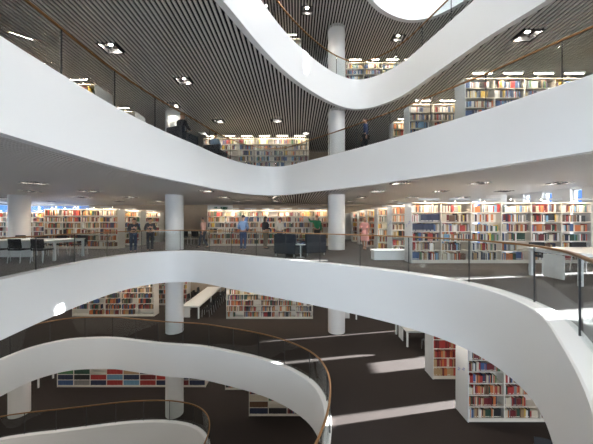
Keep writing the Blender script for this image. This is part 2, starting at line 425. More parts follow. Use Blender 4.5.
def bookcase(key, x0, x1, y, k, label, style, group, bays=None, rows=6, depth=.6, H=2.08, lights=True, back=True, panel='shelf', fill=.9, special=None, nobooks_from=None, short=None, ink=False):
    z=k*F2F+.002; n=bays or round((x1-x0)/1.02); w=(x1-x0)/n
    t=thing('bookcase',label,'bookcase',(x0,y,z),0,group)
    ep=MB().box((0,0,0),(.03,depth,H)).mesh('end_panel',M[panel])
    put('end_panel',ep,t,(0,0,0)); put('end_panel',ep,t,(x1-x0-.03,0,0))
    MB().box((.03,.02,0),(x1-x0-.03,depth-.02,.09)).build('plinth',M['shelf'],t)
    MB().box((.03,0,H-.03),(x1-x0-.03,depth,H)).build('top_panel',M['shelf'],t)
    if back: MB().box((.03,depth/2-.006,.09),(x1-x0-.03,depth/2+.006,H-.03)).build('back_panel',M['shelf'],t)
    up=MB().box((-.014,.0,.09),(.014,depth,H-.03)).mesh('upright',M['shelf'])
    for i in range(1,n): put('upright',up,t,(i*w,0,0))
    pitch=(H-.12)/rows; shm=MB()
    if back: shm.box((.015,.005,0),(w-.015,depth/2-.006,.022)).box((.015,depth/2+.006,0),(w-.015,depth-.005,.022))
    else: shm.box((.015,.005,0),(w-.015,depth-.005,.022))
    sm=shm.mesh('shelf',M['shelf'])
    lm=MB().box((.17*w,-.175,H+.10),(.83*w,-.105,H+.125),0).box((.17*w,-.183,H+.065),(.83*w,-.175,H+.125),0).box((w/2-.02,-.16,H+.11),(w/2+.02,.12,H+.125),0).box((w/2-.02,.1,H),(w/2+.02,.12,H+.125),0).mesh('shelf_light',M['shelfg']); lp=MB().box((.2*w,-.16,H+.078),(.8*w,-.12,H+.10)).mesh('lamp',M['strip'])
    for i in range(n):
        for r in range(rows): put('shelf',sm,t,(i*w,0,.09+r*pitch))
        if lights: put('lamp',lp,put('shelf_light',lm,t,(i*w,0,0)),(0,0,0))
        for r in range(rows):
            zb=z+.09+r*pitch+.0235; hmax=pitch-.05; x=x0+i*w+.02; xe=x0+(i+1)*w-.02
            row=rows-1-r  # 0 = top
            sp=(special or {}).get((i,row))
            fr=fill+.08-R.random()*.25
            if R.random()<.10: fr*=.65
            stop=x+(xe-x)*min(1,fr)
            st=STY[style]; names=list(st); wt=list(st.values())
            if sp=='empty': continue
            if isinstance(sp,tuple): sp_c,sa,sb=sp[0],x+(xe-x)*sp[1],x+(xe-x)*sp[2]
            else: sp_c,sa,sb=sp,-99,99
            if sp: stop=max(stop,min(sb,xe))
            run=0; c=None; th=hh=dd=0; base=R.uniform(.78,.98)
            while x<stop:
                if sp and sa<=x<sb:
                    c=sp_c; run=0; th=R.uniform(.035,.05); hh=hmax*.96; dd=.21
                elif run<=0:
                    c=R.choices(names,wt)[0]; c=AL.get(c,c)
                    run=R.choice([1,1,1,2]) if R.random()<.9 else R.randint(3,6)
                    th=R.uniform(.014,.042); hh=hmax*min(1,base*R.uniform(.82,1.14)); dd=R.uniform(.14,.21)
                run-=1
                tt=th*R.uniform(.85,1.15)
                if x+tt>xe: break
                BOOKS.append((x,y+.02+R.uniform(0,.02),zb,tt-.0015,hh*(R.uniform(.99,1) if sp else R.uniform(.97,1.0)),dd,BI[c],key,row,i))
                x+=tt
    if ink:
        mb=MB()
        for (yy,zz,ln) in ((.13,1.42,.10),(.16,1.36,.13),(.36,1.30,.12),(.40,1.24,.09)):
            for q in range(4): mb.box((-.004,yy+q*ln/4,zz-.008*q),(-.0005,yy+q*ln/4+ln/7,zz+.03-.008*q))
        mb.build('location_mark',M['ink'],t)
    CASEBOX.append((x0,x1,y,y+depth,z,z+H)); return t
CN={}
def bc(key, short, *a, **kw):
    CN[key]=short; return bookcase(key,*a,**kw)
G0='bookcases on the main floor'; GL='bookcases on the dark lower floor'; GU='bookcases on the floor above'; GB='bookcases on the lowest floor'
# dark lower floor
bc('near','nearest lower floor bookcase',4.8,9.92,7.7,-1,'nearest white bookcase on the dark lower floor, tucked under the big curved band','warm',GL,panel='shelfg',ink=True,lights=False)
bc('reds','lower bookcase of red sets',4.86,9.98,9.8,-1,'bookcase filled with matching red volumes behind the nearest one, dark lower floor','reds',GL,panel='shelfg',fill=1.15,lights=False)
bc('l1','',-13.3,-8.45,16.3,-1,'white bookcase on the dark lower floor left of the column','dark',GL,special={(0,5):'empty',(4,5):'empty'})
bc('l2','',-13.3,-7.35,18.5,-1,'bookcase with orange-red books half hidden behind the lower floor column','warm',GL)
bc('l3','',-4.06,.95,15.9,-1,'wide white bookcase in the middle of the dark lower floor','warm',GL,bays=5)
# main floor
bl={(0,1):('navy',.32,.95),(0,2):('navy',0,.75),(0,5):('blue',0,.25),(3,3):('dark green',.5,.8),(4,1):('black',.55,.8)}
bc('A','main floor bookcase at right',3.93,10.1,9.4,0,'long white bookcase at right on the main floor, behind the curved glass','pale',G0,bays=6,back=False,panel='shelfg',special=bl,ink=True,fill=.95)
nm=['second','third','fourth','fifth','sixth']
for i in range(5):
    bc('B%d'%i,'',3.95,7.05,11.4+2*i,0,'%s bookcase back in the receding row right of the woman in pink'%nm[i],'warm',G0,panel='shelfg',ink=(i==0))
bc('mid','',-5.25,1.95,16.2,0,'long brightly lit bookcase across the middle of the main floor, people browsing it','warm',G0,bays=7)
bc('ML1','',-13.33,-9.41,14.5,0,'warm lit bookcase at left on the main floor behind the long white table','warm',G0,bays=4)
bc('ML2','',-13.33,-9.41,16.6,0,'bookcase seen past the left couple, second behind the long table','warm',G0,bays=4)
bc('ML3','',-13.33,-9.41,18.9,0,'bookcase just left of the main floor column, third behind the long table','warm',G0,bays=4)
bc('ML4','',-21,-17.3,19.,0,'bookcase at far left, partly hidden by the wide left column','warm',G0,bays=4)
# floor above
bc('U1','upper floor bookcase at right',5.69,10.8,9.3,1,'large pale bookcase at right on the floor above, nearest of that row','cool',GU,bays=5,panel='shelfg')
bc('U2','upper floor bookcase',4.66,8.7,11.35,1,'pale bookcase on the floor above, second in the right-hand row','cool',GU,bays=4,panel='shelfg')
bc('U3','',4.7,8.7,13.4,1,'farthest of the right-hand bookcases on the floor above, small orange books','warm',GU,bays=4,panel='shelfg')
bc('U4','',-5.4,.7,16.,1,'wide lit bookcase in the middle of the floor above, left of the column','cool',GU,bays=6)
bc('U5','',-11.1,-7.1,9.7,1,'bookcase end seen through glass at upper left, nearest of the two','warm',GU,bays=4,depth=.9,panel='shelfg')
bc('U6','',-11.1,-7.1,12.1,1,'bookcase end seen through glass at upper left, lower and farther one','warm',GU,bays=4,depth=.8,panel='shelfg')
# second floor above
bc('T1','',2.8,8.,15.65,2,'bookcase at the very top behind the highest curved band','cool','bookcases on the second floor above',bays=5)
bc('T2','',-3.,.2,13.6,2,'bookcase end behind the upper glass left of the topmost column','cool','bookcases on the second floor above',bays=3,panel='shelfg')
# lowest floor
ls={}
pat=['blue','red','navy','black','dark red','light blue','empty']
seq=[['green','navy','blue'],['dark green','black','grey'],['empty','red','navy'],['red','light blue','red'],['tan','navy','light blue'],['navy','dark red','red'],['black','red','navy'],['grey','navy','dark red'],['empty','black','navy']]
for i in range(9):
    for r in range(6): ls[(i,r)]=seq[i][r-3] if r>=3 else R.choice(pat)
bc('D1','',-14.2,-5.4,16.3,-2,'long low-lit shelf of big red, blue and black volumes on the lowest floor','dark',GB,bays=9,special=ls,lights=False,fill=1.1)
bc('D2','',-4.17,-1.1,16.05,-2,'bookcase base seen just under the band, middle of the lowest floor','dark',GB,bays=3,lights=False)
bc('D3','',-2.4,1.5,13.87,-2,'half-empty bookcase under the curved band on the lowest floor, right one','dark',GB,bays=4,lights=False,special={(0,4):'brown',(0,5):'navy',(1,5):'black',(1,4):'empty',(0,3):'cream',(2,4):'empty'})

# which books can the camera see, and how big
F=275.
def vis(x,y,z):
    if y<.5 or abs(x/y)>1.075: return False
    if abs(z-EYE)/y>.803: return False
    for k in LEVELS:
        P=CURVE[k]
        for zz in (k*F2F+.03,k*F2F-.7,k*F2F-1.43):
            if (zz-EYE)*(zz-z)<0:
                f=(zz-EYE)/(z-EYE)
                if not inside(P,x*f,y*f): return False
    for (a,b_,c,d,e,h) in CASEBOX:
        if c>=y-.1: continue
        for f in (c/y,(c+d)/2/y,d/y):
            if a<x*f<b_ and e<EYE+(z-EYE)*f<h: return False
    return True
scored=[]
for i,bk in enumerate(BOOKS):
    x,y,z,t,h,d,c,key,row,bay=bk
    if vis(x+t/2,y,z+h/2): scored.append((t*h/(y*y),i))
scored.sort(reverse=True)
NI=[i for _,i in scored[:300]]; NIS=set(NI)
def book_mesh(b, x,y,z,t,h,d,mi,pg,full=True):
    cv=min(.003,t*.12)
    b.box((x,y,z),(x+t,y+.006,z+h),mi)                                    # spine
    b.box((x,y+.006,z),(x+cv,y+d,z+h),mi); b.box((x+t-cv,y+.006,z),(x+t,y+d,z+h),mi)
    b.box((x+cv,y+.006,z+.003),(x+t-cv,y+d-.004,z+h-.004),pg)             # pages
ORD=['first','second','third','fourth','fifth','sixth','seventh','eighth','ninth','tenth','eleventh','twelfth','thirteenth','fourteenth','fifteenth','sixteenth','seventeenth','eighteenth','nineteenth','twentieth']+['%dth'%i for i in range(21,60)]
cnt={}
for i in sorted(NI,key=lambda q:(BOOKS[q][7],BOOKS[q][8],BOOKS[q][9],BOOKS[q][0])):
    x,y,z,t,h,d,c,key,row,bay=BOOKS[i]
    q=(key,row,bay,c); cnt[q]=cnt.get(q,0)+1
    cn=BOOKC[c][0]
    lab='%s %s book from left, %s shelf down, %s bay, %s'%(ORD[cnt[q]-1],cn,ORD[row],ORD[bay],CN[key])
    bm_=MB(); book_mesh(bm_,0,0,0,t,h,d,0,1)
    if t>.024: bm_.box((.002,-.0006,h*.08),(t-.002,0,h*.17),1)           # shelf-mark label on the spine
    o=bm_.build('book',[BM[c],M['page']],label=lab,cat='book',group='books in the '+CN[key]); o.location=(x,y,z)
bm_=MB()
for i,bk in enumerate(BOOKS):
    if i in NIS: continue
    x,y,z,t,h,d,c,key,row,bay=bk
    bm_.box((x,y,z),(x+t,y+d,z+h),c)
bm_.build('books',BM,label='all the smaller, more distant books filling the library shelves',cat='books',kind='stuff')
print('BOOKS',len(BOOKS),'visible',len(scored),'indiv by case',{k:sum(1 for i in NI if BOOKS[i][7]==k) for k in CN})

# ------------------------------------------------------------------ downlights
def make_downlight():
    t=thing('recessed_downlight','','ceiling light')
    b=MB(); s=.27
    for a,c in (((-s,-s,-.012),(s,-s+.04,.15)),((-s,s-.04,-.012),(s,s,.15)),((-s,-s+.04,-.012),(-s+.04,s-.04,.15)),((s-.04,-s+.04,-.012),(s,s-.04,.15))): b.box(a,c)
    b.build('frame',M['black'],t)
    rf=MB().box((-s+.04,-s+.04,.13),(s-.04,s-.04,.15)).build('reflector',M['reflector'],t)
    for dx in (0,): MB().cyl((dx,0),.05,.115,.13,24).build('lamp',M['lampw'],rf,smooth=40)
    return t
DL=make_downlight(); first=[True]
def downlight(x,y,k,label,group):
    zc=k*F2F+CEIL; DLPOS.append((x,y,zc))
    if first[0]:
        first[0]=False; DL.location=(x,y,zc); DL['label']=label; DL['group']=group; return
    dup(DL,(x,y,zc),0,label,group)
LD=bpy.data.lights.new('ceiling_lamp','AREA'); LD.shape='DISK'; LD.size=.12; LD.energy=11; LD.color=(1.,.92,.82)
def ceiling_lamp(x,y,k):            # lamps of the storeys the picture only sees the light of
    o=bpy.data.objects.new('ceiling_lamp',LD); C.objects.link(o); o.location=(x,y,k*F2F+CEIL-.01)
gl={1:'square lights in the slatted ceiling of the floor above',2:'square lights in the topmost slatted ceiling',0:'small lights in the main floor ceiling',-1:'lights in the lower floor ceiling',-2:'lights in the lowest floor ceiling'}
for x,y,l in ((-5.95,8.8,'largest square ceiling light at upper left, just above the slanting handrail'),(-4.45,10.85,'square ceiling light above the seated dark-clothed reader'),
              (-5.9,13.1,'small square ceiling light beside the rail, above the dark-clothed reader\'s chair'),(-4.3,15.2,'square ceiling light above the second seated reader'),
              (-1.05,15.1,'square ceiling light above the middle of the upper lit bookcase'),(.6,17.2,'faint ceiling light right of the upper lit bookcase'),(-5.9,17.3,'small ceiling light between the two seated readers'),
              (6.9,8.2,'square ceiling light at upper right, between the white band and handrail')):
    downlight(x,y,1,l,gl[1])
for x,y,l in ((.5,12.7,'glowing square light in topmost ceiling, left of the column'),(5.4,14.6,'square light in topmost ceiling right of the column')):
    downlight(x,y,2,l,gl[2])
for iy,y in enumerate((9.6,12.2,15.2,18.2)):
    for ix,x in enumerate((-19,-16.4,-11.8,-9.2,-4.0,-1.3,3.6,6.4,9.2)):
        if inside(offset(CURVE[1],.5),x,y): continue
        row=['nearest','second','third','farthest'][iy]; side='%s from left'%ORD[ix]
        downlight(x,y,0,'small main floor ceiling light, %s row, %s'%(row,side),gl[0])
for k in (1,2,-1,-2):
    for x in (-19,-16,-13,-10,-7.3,-4,-1.2,1.6,4.2,6.8,9.4):
        for y in (-3,0,2.8,5.5,8,11,15,18,20.5):
            if inside(offset(CURVE[k+1],.5),x,y): continue
            if k>0 and any(abs(x-q.location.x)<1.2 and abs(y-q.location.y)<1.2 and abs(q.location.z-k*F2F-CEIL)<.1 for q in C.objects if q.name.startswith('recessed')): continue
            if k>0 and y>4 and abs(x/y)<1.1 and (k*F2F+CEIL-EYE)/y<.85:
                continue
            ceiling_lamp(x,y,k)
for x in (-19,-16,-13,-10,6.4,9.2,3,0,-4):
    for y in (-3,0,2.8,5.5):
        if inside(offset(CURVE[1],.5),x,y): continue
        ceiling_lamp(x,y,0)

for zc,hole in SLATS:
    ceiling_slats(zc,hole,[p for p in DLPOS if abs(p[2]-zc)<.05]).build('ceiling', M['slat'], kind='structure')
# ------------------------------------------------------------------ furniture
def make_chair():
    t=thing('chair','','chair')
    MB().box((-.22,-.22,.43),(.22,.21,.475)).build('seat',M['chair'],t,bevel=.015)
    b=MB(); m=Matrix.Translation((0,-.235,.66))@Matrix.Rotation(math.radians(8),4,'X')
    n=9
    for i in range(n+1):
        u=-1+2*i/n; x=.22*u; dy=.045*u*u
        for (yy,zz) in ((-.012,-.16),(.012,-.16),(.012,.17),(-.012,.17)):
            b.v.append(tuple(m@Vector((x,yy+dy,zz*(1-.06*abs(u)**3)))))
    for i in range(n):
        for e in range(4): e2=(e+1)%4; b.f.append((i*4+e,i*4+4+e,i*4+4+e2,i*4+e2)); b.m.append(0)
    b.f.append((0,1,2,3)); b.f.append((n*4+3,n*4+2,n*4+1,n*4)); b.m+=[0,0]
    b.build('backrest',M['chair'],t,smooth=50)
    for sx in (-1,1):
        MB().tube([(sx*.2,.2,.43),(sx*.215,.215,.0)],[.014,.012]).build('leg',M['chrome'],t,smooth=50)
        MB().tube([(sx*.2,-.19,.43),(sx*.215,-.235,.0)],[.014,.012]).build('leg',M['chrome'],t,smooth=50)
        MB().tube([(sx*.19,-.19,.44),(sx*.195,-.235,.52),(sx*.19,-.215,.62)],.011).build('back_support',M['chair'],t,smooth=50)
    return t
CH=make_chair(); fc=[True]
def chair(x,y,k,rz,label,group):
    loc=(x,y,k*F2F+.002)
    if fc[0]:
        fc[0]=False; CH.location=loc; CH.rotation_euler=(0,0,rz); CH['label']=label; CH['group']=group; return
    dup(CH,loc,rz,label,group)
def table(x0,x1,y0,y1,k,label,ped=None,legs=2):
    z=k*F2F+.002; t=thing('table',label,'table',(x0,y0,z)); w,d=x1-x0,y1-y0
    MB().box((0,0,.71),(w,d,.74)).build('tabletop',M['table'],t,bevel=.004)
    b=MB().box((.06,.04,.64),(w-.06,.08,.71)).box((.06,d-.08,.64),(w-.06,d-.04,.71)).box((.04,.04,.64),(.08,d-.04,.71)).box((w-.08,.04,.64),(w-.04,d-.04,.71)); b.build('apron',M['tableg'],t)
    lm=MB().box((-.035,-.035,0),(.035,.035,.71)).mesh('leg',M['tableg'])
    nx=max(2,round(w/2.6)+1); ny=max(2,round(d/2.6)+1)
    for i in range(nx):
        for j in range(ny):
            if 0<i<nx-1 and 0<j<ny-1: continue
            put('leg',lm,t,(.06+(w-.12)*i/(nx-1),.06+(d-.12)*j/(ny-1),0))
    for (a,b_,c,d_) in ped or []:
        MB().box((a,b_,.06),(c,d_,.62)).build('modesty_panel',M['tableg'],t,bevel=.004)
    return t
table(-14.6,-8.75,9.95,11.4,0,'long white table at left on the main floor, with black chairs',ped=[(.9,.62,2.0,.7),(3.2,.62,4.4,.7)])
gA='black chairs at the long left table'
for i,x in enumerate((-8.88,-9.66,-10.44,-11.22)):
    chair(x,9.62,0,0,'black chair on the near side of the long left table, %s from its right end'%ORD[i],gA)
for i,x in enumerate((-9.3,-10.2,-11.1,-12.0)):
    chair(x,11.75,0,PI,'black chair on the far side of the long left table, %s from its right end'%ORD[i],gA)
table(6.2,10.3,6.0,7.4,0,'white table behind the curved glass at the right edge',ped=[(.03,.42,.07,.95)])
gB='black chairs at the right-edge table'
chair(6.95,7.75,0,PI,'black chair on the far side of the right-edge white table, left one',gB)
chair(8.15,7.75,0,PI,'black chair on the far side of the right-edge white table, above the rail',gB)
chair(7.2,5.72,0,0,'black chair on the near side of the right-edge white table',gB)
table(-6.66,-5.62,15.9,20.6,-1,'long white reading table on the dark lower floor beside the column',ped=[(.06,.06,.46,.12)])
gC='dark chairs along the long lower table'
for i in range(5):
    chair(-5.35,16.4+.9*i,-1,PI/2,'dark chair right of the long lower table, %s from the near end'%ORD[i],gC)
    chair(-6.95,16.4+.9*i,-1,-PI/2,'dark chair left of the long lower table, %s from the near end'%ORD[i],gC)
table(4.92,9.2,12.3,13.8,-1,'pale-topped table on the dark lower floor left of the red-volume bookcase',ped=[(.02,.5,.05,1.0)])
gD='black chairs at the lower right table'
chair(5.75,11.95,-1,0,'black chair at the pale-topped lower table, nearest the bookcase',gD)
chair(6.8,11.95,-1,0,'black chair at the pale-topped lower table, second from its left end',gD)
table(2.55,3.5,15.75,19.5,-1,'white table end just behind the lower floor column',ped=[(.06,.06,.5,.12)])
chair(5.4,5.85,-1,PI*.85,'black chair at bottom right below the big curved band','chair by the nearest lower bookcase')
table(-7.9,-5.9,17.6,18.6,0,'white table behind the main floor column, by the concrete wall')
gE='black chairs by the concrete wall'
for i,x in enumerate((-7.55,-6.95,-6.3)):
    chair(x,17.25,0,0,'black chair at the table by the concrete wall, %s from left'%ORD[i],gE)
table(-18.2,-15.2,16.2,17.3,-2,'white table end behind the lower left column on the lowest floor')
# armchairs on the main floor
def make_armchair():
    t=thing('armchair','','armchair')
    MB().box((-.36,-.3,.16),(.36,.42,.44)).build('seat',M['navy'],t,bevel=.05)
    MB().box((-.48,-.46,.10),(.48,-.26,.92)).build('backrest',M['navy'],t,bevel=.06)
    for s in (-1,1):
        a=sorted((s*.36,s*.49)); MB().box((a[0],-.32,.10),(a[1],.42,.62)).build('armrest',M['navy'],t,bevel=.045)
    for sx in (-1,1):
        for sy in (-.38,.34): MB().cyl((sx*.4,sy),.022,0,.11,12).build('leg',M['chrome'],t,smooth=40)
    return t
AC=make_armchair(); AC.location=(-.33,11.55,.002); AC.rotation_euler=(0,0,math.radians(-22))
tag(AC,'dark navy armchair behind the central glass, left of the pair','armchair','navy armchairs')
dup(AC,(.66,11.95,.002),math.radians(24),'dark navy armchair behind the central glass, next to the column','navy armchairs')
t=thing('side_table','low white side table between the two navy armchairs','side table',(.16,10.92,.002))
MB().cyl((0,0),.2,.50,.525,28).build('tabletop',M['table'],t,smooth=40); MB().cyl((0,0),.025,.015,.50,14).build('stem',M['chrome'],t,smooth=40); MB().cyl((0,0),.16,0,.015,24).build('base',M['chrome'],t,smooth=40)
b=MB()
for s,rot in ((-1,.2),(1,-.35)):
    b.xbox(Matrix.Translation((.16,10.92,.534))@Matrix.Rotation(rot,4,'Y')@Matrix.Rotation(.3,4,'Z'),(min(0,s*.15),-.1,0),(max(0,s*.15),.1,.004),0 if s<0 else 1)
for i in range(len(b.v)): b.v[i]=(b.v[i][0],b.v[i][1],max(b.v[i][2],.5275))
b.build('magazine',[M['paper'],M['paperb']],label='open white and blue magazine on the side table between armchairs',cat='magazine')
# low white block standing in for a bright patch of light
M['light_patch_block']=mat('light_patch_white',(.86,.87,.86),.4)
t=thing('light_patch_block','white block standing in for a bright light patch, right of the pink dress','light_patch_block',(2.85,10.15,.002))
MB().box((0,0,.30),(1.5,.5,.36)).build('seat',M['light_patch_block'],t,bevel=.01)
MB().box((.03,.03,0),(1.47,.07,.30)).build('front_panel',M['light_patch_block'],t); 
for x in (.03,1.41): MB().box((x,.08,0),(x+.06,.47,.30)).build('leg',M['light_patch_block'],t)
# exit signs
for (x0,x1,l) in ((-6.55,-6.32,'small green sign high on far wall, left of the wider one'),(-6.05,-5.5,'wider green exit sign high on the far wall above the lit bookcase')):
    t=thing('exit_sign',l,'sign',((x0+x1)/2,Y1-.09,2.5),0,'green signs'); w=(x1-x0)/2
    MB().box((-w,-.015,-.1),(w,.015,.1)).build('sign_board',M['green'],t)
    b=MB().ell((-w*.45,-.016,.055),(.018,.003,.018),8,6)
    for a,c in (((-.05,.03),(.0,-.02)),((0.,-.02),(-.045,-.075)),((0,-.02),(.03,-.06)),((-.05,.03),(.02,.035))):
        b.tube([(-w*.45+a[0]+.02,-.016,a[1]),(-w*.45+c[0]+.02,-.016,c[1])],.007,6)
    if w>.2:
        b.box((w*.2,-.018,-.008),(w*.7,-.0155,.008)); b.tube([(w*.55,-.017,.035),(w*.75,-.017,0),(w*.55,-.017,-.035)],.006,6)
    b.build('pictogram',M['paper'],t)

# ------------------------------------------------------------------ people
def skin_mesh(name, J, E, rad, mats, sub=2, root=None):
    me=bpy.data.meshes.new(name); names=list(J); ix={n:i for i,n in enumerate(names)}
    me.from_pydata([J[n] for n in names],[(ix[a],ix[b]) for a,b in E],[])
    o=bpy.data.objects.new('tmp',me); C.objects.link(o)
    md=o.modifiers.new('s','SKIN'); md.use_smooth_shade=True
    sv=me.skin_vertices[0].data
    for n in names:
        r=rad[n]; sv[ix[n]].radius=r if isinstance(r,tuple) else (r,r); sv[ix[n]].use_root=(n==(root or names[0]))
    s=o.modifiers.new('u','SUBSURF'); s.levels=sub; s.render_levels=sub
    dg=bpy.context.evaluated_depsgraph_get(); dg.update()
    out=bpy.data.meshes.new_from_object(o.evaluated_get(dg)); out.name=name
    bpy.data.objects.remove(o); out.materials.clear()
    for m in mats: out.materials.append(m)
    return out
def join_mb(me, mb):
    bm=bmesh.new(); bm.from_mesh(me); vs=[bm.verts.new(v) for v in mb.v]
    for f,m in zip(mb.f,mb.m):
        try: q=bm.faces.new([vs[i] for i in f]); q.material_index=m; q.smooth=True
        except ValueError: pass
    bm.to_mesh(me); bm.free()
SKIN=mat('skin',(.52,.30,.21),.55); EYE_M=mat('eye',(.02,.015,.012),.3); LIP=mat('lips',(.35,.12,.10),.5)
PM={}
def cmat(c,r=.8):
    if c not in PM: PM[c]=mat('cloth_%d'%len(PM),c,r)
    return PM[c]
BASE=dict(pelvis=(0,0,.96),waist=(0,.0,1.10),chest=(0,-.01,1.29),neckb=(0,-.015,1.44),neck=(0,.0,1.51),head=(0,.02,1.58),
 shl=(-.165,-.01,1.40),ell=(-.225,-.03,1.13),wrl=(-.235,.05,.89),hal=(-.235,.075,.83),
 shr=(.165,-.01,1.40),elr=(.225,-.03,1.13),wrr=(.235,.05,.89),har=(.235,.075,.83),
 hil=(-.085,0,.91),knl=(-.095,.015,.50),anl=(-.095,-.02,.08),tol=(-.105,.13,.035),
 hir=(.085,0,.91),knr=(.095,.015,.50),anr=(.095,-.02,.08),tor=(.105,.13,.035))
RAD=dict(pelvis=(.125,.10),waist=(.125,.09),chest=(.15,.105),neckb=(.075,.065),neck=.052,head=.06,
 shl=.058,ell=.041,wrl=.028,hal=(.036,.018),shr=.058,elr=.041,wrr=.028,har=(.036,.018),
 hil=.085,knl=.057,anl=.038,tol=.03,hir=.085,knr=.057,anr=.038,tor=.03)
ED=[('pelvis','waist'),('waist','chest'),('chest','neckb'),('neckb','neck'),('neck','head'),
 ('chest','shl'),('shl','ell'),('ell','wrl'),('wrl','hal'),('chest','shr'),('shr','elr'),('elr','wrr'),('wrr','har'),
 ('pelvis','hil'),('hil','knl'),('knl','anl'),('anl','tol'),('pelvis','hir'),('hir','knr'),('knr','anr'),('anr','tor')]
def person(loc, rz, H, label, hair, top, bottom, shoes=(.02,.02,.02), pose=None, skirt=None, long_hair=False, sleeve=True, headturn=0, nod=0, group=None, extra=None):
    s=H/1.72; J={k:Vector(v) for k,v in BASE.items()}
    for k,v in (pose or {}).items(): J[k]=Vector(v)
    t=thing('person',label,'person',loc,rz,group); t.scale=(s,s,s)
    me=skin_mesh('body',{k:tuple(v) for k,v in J.items()},ED,RAD,[SKIN,EYE_M,LIP],root='pelvis')
    # head: skull, face, ears
    hm=Matrix.Translation(J['head'])@Matrix.Rotation(headturn,4,'Z')@Matrix.Rotation(-nod,4,'X')
    hb=MB()
    def skull(p,d):
        if d.y>.2 and d.z<.2: p.x*=1-.22*max(0,-d.z)
        if d.z<-.3: p.y+= .012
        return p
    hb.ell((0,.01,.055),(.076,.096,.118),20,14,0,skull)
    hb.ell((0,.105,.045),(.014,.02,.022),8,6,0)
    for sx in (-1,1):
        hb.ell((sx*.078,-.005,.045),(.009,.022,.032),8,6,0); hb.ell((sx*.03,.095,.065),(.011,.008,.007),8,6,1)
    hb.ell((0,.098,-.005),(.024,.008,.007),8,6,2)
    for i in range(len(hb.v)): hb.v[i]=tuple(hm@Vector(hb.v[i]))
    # fingers
    for a in 'lr':
        w=J['wr'+a]; h=J['ha'+a]; d=(h-w).normalized(); side=d.orthogonal().normalized()
        fw=Vector((0,1,0)); fw=(fw-d*fw.dot(d)); fw=fw.normalized() if fw.length>.1 else side
        pl=d.cross(fw)
        for i in range(4):
            o=h+fw*(-.026+.0175*i)+d*.0; L=(.062,.075,.08,.068)[i]
            hb.tube([o,o+d*L*.5+pl*.004,o+d*L*.95-fw*0+pl*.022*(1 if a=='l' else -1)],[.010,.009,.007],6,0)
        o=w+d*.02+fw*.02; hb.tube([o,o+fw*.028+d*.03,o+fw*.034+d*.062],[.012,.010,.008],6,0)
    join_mb(me,hb); link('body',me,t)
    # hair
    hr=MB()
    def hf(p,d):
        if d.y>.35 and d.z<.45: p=p*.80
        if d.z<-.2: p=p*(.82)
        return p
    hr.ell((0,-.004,.075),(.089,.104,.113),20,14,0,hf)
    if long_hair: hr.ell((0,-.06,-.03),(.085,.05,.15),16,10,0)
    for i in range(len(hr.v)): hr.v[i]=tuple(hm@Vector(hr.v[i]))
    hr.build('hair',cmat(hair,.6),t,smooth=60)
    # shirt
    g=.016; tj={k:tuple(J[k]) for k in ('pelvis','waist','chest','neckb','shl','ell','shr','elr')}
    ed=[('pelvis','waist'),('waist','chest'),('chest','neckb'),('chest','shl'),('shl','ell'),('chest','shr'),('shr','elr')]
    if sleeve:
        for a in 'lr': tj['wr'+a]=tuple(J['el'+a].lerp(J['wr'+a],.93)); ed.append(('el'+a,'wr'+a))
    gr=lambda r:(r[0]+g,r[1]+g) if isinstance(r,tuple) else r+g
    link('shirt',skin_mesh('shirt',tj,ed,{k:gr(RAD[k]) for k in tj},[cmat(top)],root='pelvis'),t)
    if skirt:
        b=MB(); p=J['pelvis']; n=24; k0=0
        L=[(.10,.135,.11),(0,.165,.135),(-.18,.20,.17),(skirt,.24,.21)]
        for (dz,rx,ry) in L:
            for i in range(n):
                a=2*PI*i/n; q=1+.04*math.cos(a*6)*(-dz if dz<0 else 0)
                b.v.append((p.x+rx*q*math.cos(a),p.y+ry*q*math.sin(a),p.z+dz))
        for r in range(3):
            for i in range(n): j=(i+1)%n; b.f.append((r*n+i,(r+1)*n+i,(r+1)*n+j,r*n+j)); b.m.append(0)
        b.f.append(tuple(range(n))); b.f.append(tuple(3*n+i for i in reversed(range(n)))); b.m+=[0,0]
        b.build('skirt',cmat(bottom),t,smooth=60)
    else:
        g=.014; tj={k:tuple(J[k]) for k in ('pelvis','hil','knl','hir','knr')}; ed=[('pelvis','hil'),('hil','knl'),('pelvis','hir'),('hir','knr')]
        for a in 'lr': tj['an'+a]=tuple(J['kn'+a].lerp(J['an'+a],.97)); ed.append(('kn'+a,'an'+a))
        rr={k:gr(RAD[k]) for k in tj}; rr['anl']=rr['anr']=.06
        link('trousers',skin_mesh('trousers',tj,ed,rr,[cmat(bottom)],root='pelvis'),t)
    for a in 'lr':
        an,to=J['an'+a],J['to'+a]; d=(to-an); d.z=0; d=d.normalized() if d.length>.01 else Vector((0,1,0))
        b=MB(); c=an.lerp(to,.55); zz=min(an.z,to.z)
        b.ell((0,0,0),(.048,.14,.045),14,8,0,lambda p,q:Vector((p.x,p.y,max(p.z,-.036))))
        m=Matrix.Translation((c.x,c.y,zz+.002))@Matrix.Rotation(math.atan2(-d.x,d.y),4,'Z')
        for i in range(len(b.v)): b.v[i]=tuple(m@Vector(b.v[i]))
        b.build('shoe',cmat(shoes,.5),t,smooth=60)
    if extra: extra(t,J)
    return t
lean=dict(chest=(0,.09,1.27),neckb=(0,.14,1.41),neck=(0,.17,1.46),head=(0,.21,1.52),shl=(-.165,.10,1.37),shr=(.165,.10,1.37),ell=(-.24,.20,1.12),elr=(.24,.20,1.12),wrl=(-.14,.40,1.10),wrr=(.14,.40,1.10),hal=(-.09,.44,1.105),har=(.09,.44,1.105),waist=(0,.02,1.10))
jean=(.055,.075,.135)
def V2(d,**k): q=dict(d); q.update(k); return q
